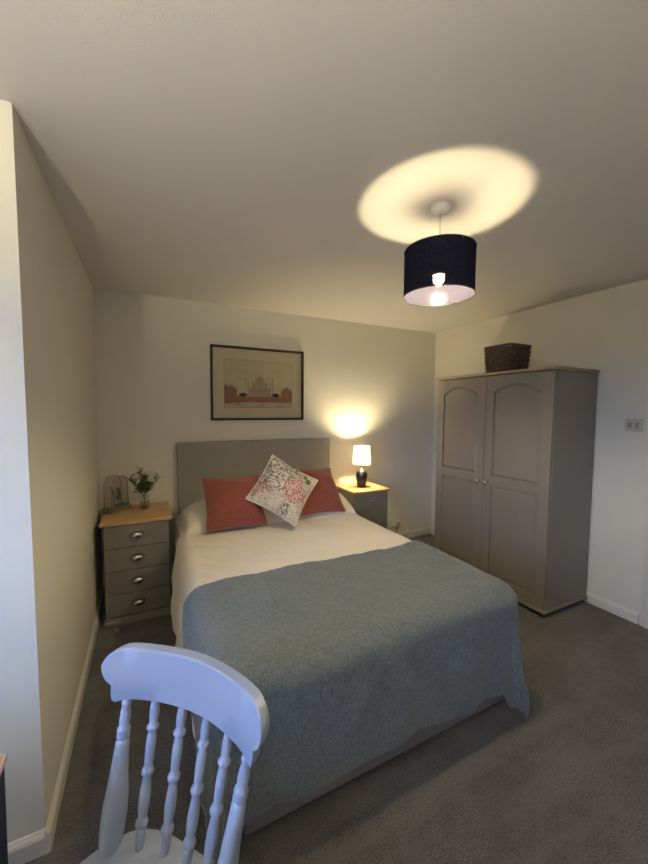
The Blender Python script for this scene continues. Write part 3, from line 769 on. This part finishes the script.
obj('stretcher', turned(BM(), mids[0], mids[1], STR), M['chair'], ch, True, 60)

# ------------------------------------------------------------------ desk whose corner shows at the left edge
dk = thing('writing_desk', 'pale wooden table with rounded corner at the left edge beside the chair', 'table', (-.366, -2.67, 0))
DX, DYh = .412, .425
bm = BM(); box(bm, -DX, DX, -DYh, DYh, .722, .75)
es = [e for e in bm.edges if abs(e.verts[0].co.z-e.verts[1].co.z) > .01]
bmesh.ops.bevel(bm, geom=es, offset=.03, segments=6, affect='EDGES')
es = [e for e in bm.edges if abs(e.verts[0].co.z-e.verts[1].co.z) < .001 and e.calc_face_angle(0) > 1]
bmesh.ops.bevel(bm, geom=es, offset=.008, segments=3, affect='EDGES'); obj('table_top', bm, M['desk_top'], dk, True, 40)
for x0_, x1_, y0_, y1_ in ((-DX+.03, DX-.03, -DYh+.02, -DYh+.04), (-DX+.03, DX-.03, DYh-.04, DYh-.02), (-DX+.02, -DX+.04, -DYh+.03, DYh-.03)):
    obj('apron', box(BM(), x0_, x1_, y0_, y1_, .64, .722), M['desk_leg'], dk)
for sx in (-1, 1):
    for sy in (-1, 1):
        cx_, cy_ = sx*(DX-.024), sy*(DYh-.035); bm = BM(); lathe(bm, [(.012, 0), (.016, .35), (.020, .722)], (cx_, cy_, 0), n=4); obj('leg', bm, M['desk_leg'], dk)

# ------------------------------------------------------------------ floor uplighter standing behind the camera, beyond the desk
fl_ = thing('floor_lamp', 'white floor uplighter with opaque bowl standing behind the desk', 'floor lamp', (-.316, -3.52, 0))
obj('base', lathe(BM(), [(.13, 0), (.13, .012), (.11, .020), (.02, .026), (.012, .03)], n=32), M['plastic'], fl_, True, 40)
obj('pole', lathe(BM(), [(.011, .026), (.011, 1.74)], n=16), M['plastic'], fl_, True, 40)
obj('bowl', lathe(BM(), [(.012, 1.73), (.05, 1.735), (.11, 1.765), (.14, 1.83), (.137, 1.83), (.105, 1.775), (.05, 1.748), (.0, 1.745)], n=40, cap=False), M['plastic'], fl_, True)
obj('bulb', lathe(BM(), [(.012, 1.744), (.014, 1.78), (.022, 1.795), (.026, 1.81), (.022, 1.825), (.014, 1.833), (0, 1.836)], n=20), M['bulb3'], fl_, True)

# ------------------------------------------------------------------ display case + dried flowers, glass vase with sprigs
k = N('dark_green_leaf'); k.color(k.ramp(k.noise(k.coord(), 30, 2), [(.3, (.09, .125, .05)), (.7, (.22, .27, .12))])); k.set(Roughness=.5); M['leaf'] = k.m
M['leaf2'] = paint('grey_green_leaf', (.34, .36, .20), .6, .1); M['stem'] = paint('green_stem', (.10, .12, .045), .6)
M['petal'] = paint('cream_petal', (.78, .72, .55), .6); M['petal2'] = paint('dusky_pink_petal', (.38, .20, .14), .6)
M['case_base'] = paint('weathered_grey_wood', (.20, .185, .14), .6, .15)
rzc = math.atan2(.737, .675); CT = .722
dc = thing('display_case', 'arched glass display case on a weathered wooden base on the chest', 'display case', (.122, -.146, CT), rzc)
bm = BM(); box(bm, -.105, .105, -.045, .045, 0, .022, .003); box(bm, -.098, .098, -.040, .040, .022, .034, .003); obj('base', bm, M['case_base'], dc)
AW, AH, AD = .078, .232, .034
def archpts(w_, h_, n=18):
    pts = [(-w_, 0)]; zs = h_-w_
    for i in range(n+1):
        a = PI-PI*i/n; pts.append((w_*math.cos(a), zs+w_*math.sin(a)))
    pts.append((w_, 0)); return pts
ap = archpts(AW, AH)
bm = BM(); A = [bm.verts.new((x, -AD, z+.034)) for x, z in ap]; B = [bm.verts.new((x, AD, z+.034)) for x, z in ap]
for i in range(len(A)-1): bm.faces.new((A[i], A[i+1], B[i+1], B[i]))
bm.faces.new(B)
bm.faces.new(A[::-1])
obj('glass', bm, M['case_glass'], dc, True, 40)
for y in (-AD, AD):
    obj('metal_edge', tube(BM(), [(x, y, z+.034) for x, z in ap], .0030, 6), M['chrome'], dc, True)
def leafshape(bm, p, d, L, wd, up=Vector((0, 0, 1)), mi=0, curl=.2):
    d = Vector(d).normalized(); s = d.cross(up); s = s.normalized() if s.length > .05 else Vector((1, 0, 0)); nn_ = s.cross(d)
    prof = [(0, .05), (.2, .65), (.45, 1.0), (.7, .75), (.9, .3), (1.0, .03)]; rows = []
    for t_, w_ in prof:
        c = Vector(p)+d*L*t_-nn_*curl*L*t_*t_
        rows.append([bm.verts.new(c-s*wd*w_+nn_*wd*w_*.25), bm.verts.new(c), bm.verts.new(c+s*wd*w_+nn_*wd*w_*.25)])
    for a, b in zip(rows, rows[1:]):
        for q in range(2): bm.faces.new((a[q], a[q+1], b[q+1], b[q])).material_index = mi
def sprig(name, label, cat, base, pts, leaves, lw, ll, mleaf, bud=None, group=None):
    t = thing(name, label, cat, base, 0, group)
    obj('stem', tube(BM(), pts, .0018, 6), M['stem'], t, True)
    bm = BM(); P = [Vector(p) for p in pts]
    leaves = int(leaves*1.5)
    for q in range(leaves):
        f = .40+.58*q/max(1, leaves-1); kk = f*(len(P)-1); i0 = min(int(kk), len(P)-2); p = P[i0].lerp(P[i0+1], kk-i0); an = q*2.4+random.random()
        ax = (P[i0+1]-P[i0]).normalized()
        dv = Vector((math.cos(an), math.sin(an), .55))+ax*.6
        leafshape(bm, p, dv, 1.25*ll*(1.1-.4*f)*(0.8+.4*random.random()), lw*1.3, mi=0)
    lf = obj('leaves', bm, mleaf, t, True); lf['kind'] = 'stuff'
    if bud:
        bm = BM()
        for q in range(14):
            an = q*2.39; el = .2+1.2*q/14
            leafshape(bm, P[-1], (math.cos(an)*math.cos(el), math.sin(an)*math.cos(el), math.sin(el)), 1.3*bud[1]*(1-.3*q/14), bud[1]*.48, curl=-.25)
        obj('bloom', bm, bud[0], t, True)
    return t
c0 = Vector((.122, -.146, CT+.0345))
sprig('dried_flower', 'dried flower stem with cream blooms inside the arched glass case', 'flower', c0, [(-.022, 0, 0), (-.018, .003, .05), (-.026, .004, .105), (-.030, .0, .145)], 6, .006, .022, M['leaf'], (M['petal'], .017), 'dried flowers in the glass case')
sprig('dried_flower', 'dark leafy dried sprig inside the arched glass case', 'flower', c0, [(.012, 0, 0), (.010, -.003, .03), (.020, .0, .075), (.014, .002, .125)], 10, .009, .024, M['leaf'], (M['petal2'], .014), 'dried flowers in the glass case')
o = obj('white_pebble', lathe(BM(), [(.001, 0), (.010, .001), (.014, .006), (.011, .012), (.004, .015), (0, .0152)], (.092, -.192, CT+.034), n=16), M['petal'], None, True)
tag(o, 'small white pebble ornament at the foot of the dried flowers', 'ornament')
VX, VY = .315, -.195
vz = thing('glass_vase', 'clear glass vase of water on the pine-topped chest', 'vase', (VX, VY, CT))
bm = lathe(BM(), [(.001, 0), (.028, .0), (.032, .004), (.035, .03), (.035, .07), (.030, .095), (.027, .105), (.033, .118), (.031, .118), (.025, .105), (.028, .094), (.0325, .07), (.0325, .032), (.029, .008), (.001, .007)], n=32, cap=False); obj('glass', bm, M['glass'], vz, True)
k = N('vase_water'); tpn = k.n('ShaderNodeBsdfTransparent'); tpn.inputs[0].default_value = (.88, .90, .85, 1); gn = k.n('ShaderNodeBsdfGlossy', Roughness=.02); mxn = k.n('ShaderNodeMixShader'); mxn.inputs[0].default_value = .05
k.l(tpn.outputs[0], mxn.inputs[1]); k.l(gn.outputs[0], mxn.inputs[2]); k.l(mxn.outputs[0], k.out.inputs[0])
obj('water', lathe(BM(), [(.028, .009), (.0315, .032), (.0315, .055)], n=28), k.m, vz, True, 40)
vb = Vector((VX, VY, CT+.009))
G = 'cut sprigs in the glass vase'
R_ = [('flower_sprig', 'tallest cut stem with a pale bloom in the glass vase', [(.004, .004, 0), (-.004, .0, .10), (-.020, .0, .22), (-.030, .0, .30)], 7, .012, .060, 'leaf2', (M['petal'], .024)),
      ('flower_sprig', 'green sprig leaning toward the glass case in the vase', [(.010, 0, 0), (-.008, .003, .10), (-.060, .006, .18), (-.105, .0, .235)], 10, .010, .060, 'leaf', None),
      ('flower_sprig', 'green sprig leaning toward the headboard in the vase', [(-.010, .004, 0), (.008, .0, .10), (.048, .004, .17), (.100, .0, .225)], 10, .009, .055, 'leaf2', None),
      ('flower_sprig', 'short dense leafy sprig at the front of the vase', [(.0, .010, 0), (.0, -.008, .10), (.012, -.025, .15), (.018, -.030, .19)], 14, .016, .060, 'leaf', None),
      ('flower_sprig', 'leafy sprig with a dusky pink bud behind the vase front', [(.002, -.010, 0), (-.002, .008, .10), (-.004, .015, .17), (.0, .02, .235)], 14, .015, .055, 'leaf', (M['petal2'], .020)),
      ('flower_sprig', 'low drooping sprig with a cream bloom over the vase rim', [(.006, -.006, 0), (-.010, -.010, .10), (-.035, -.022, .135), (-.050, -.030, .130)], 7, .012, .040, 'leaf', (M['petal'], .018))]
for nm, lb, pts, nl, lw, ll, ml, bud in R_: sprig(nm, lb, 'flower', vb, pts, nl, lw, ll, M[ml], bud, G)
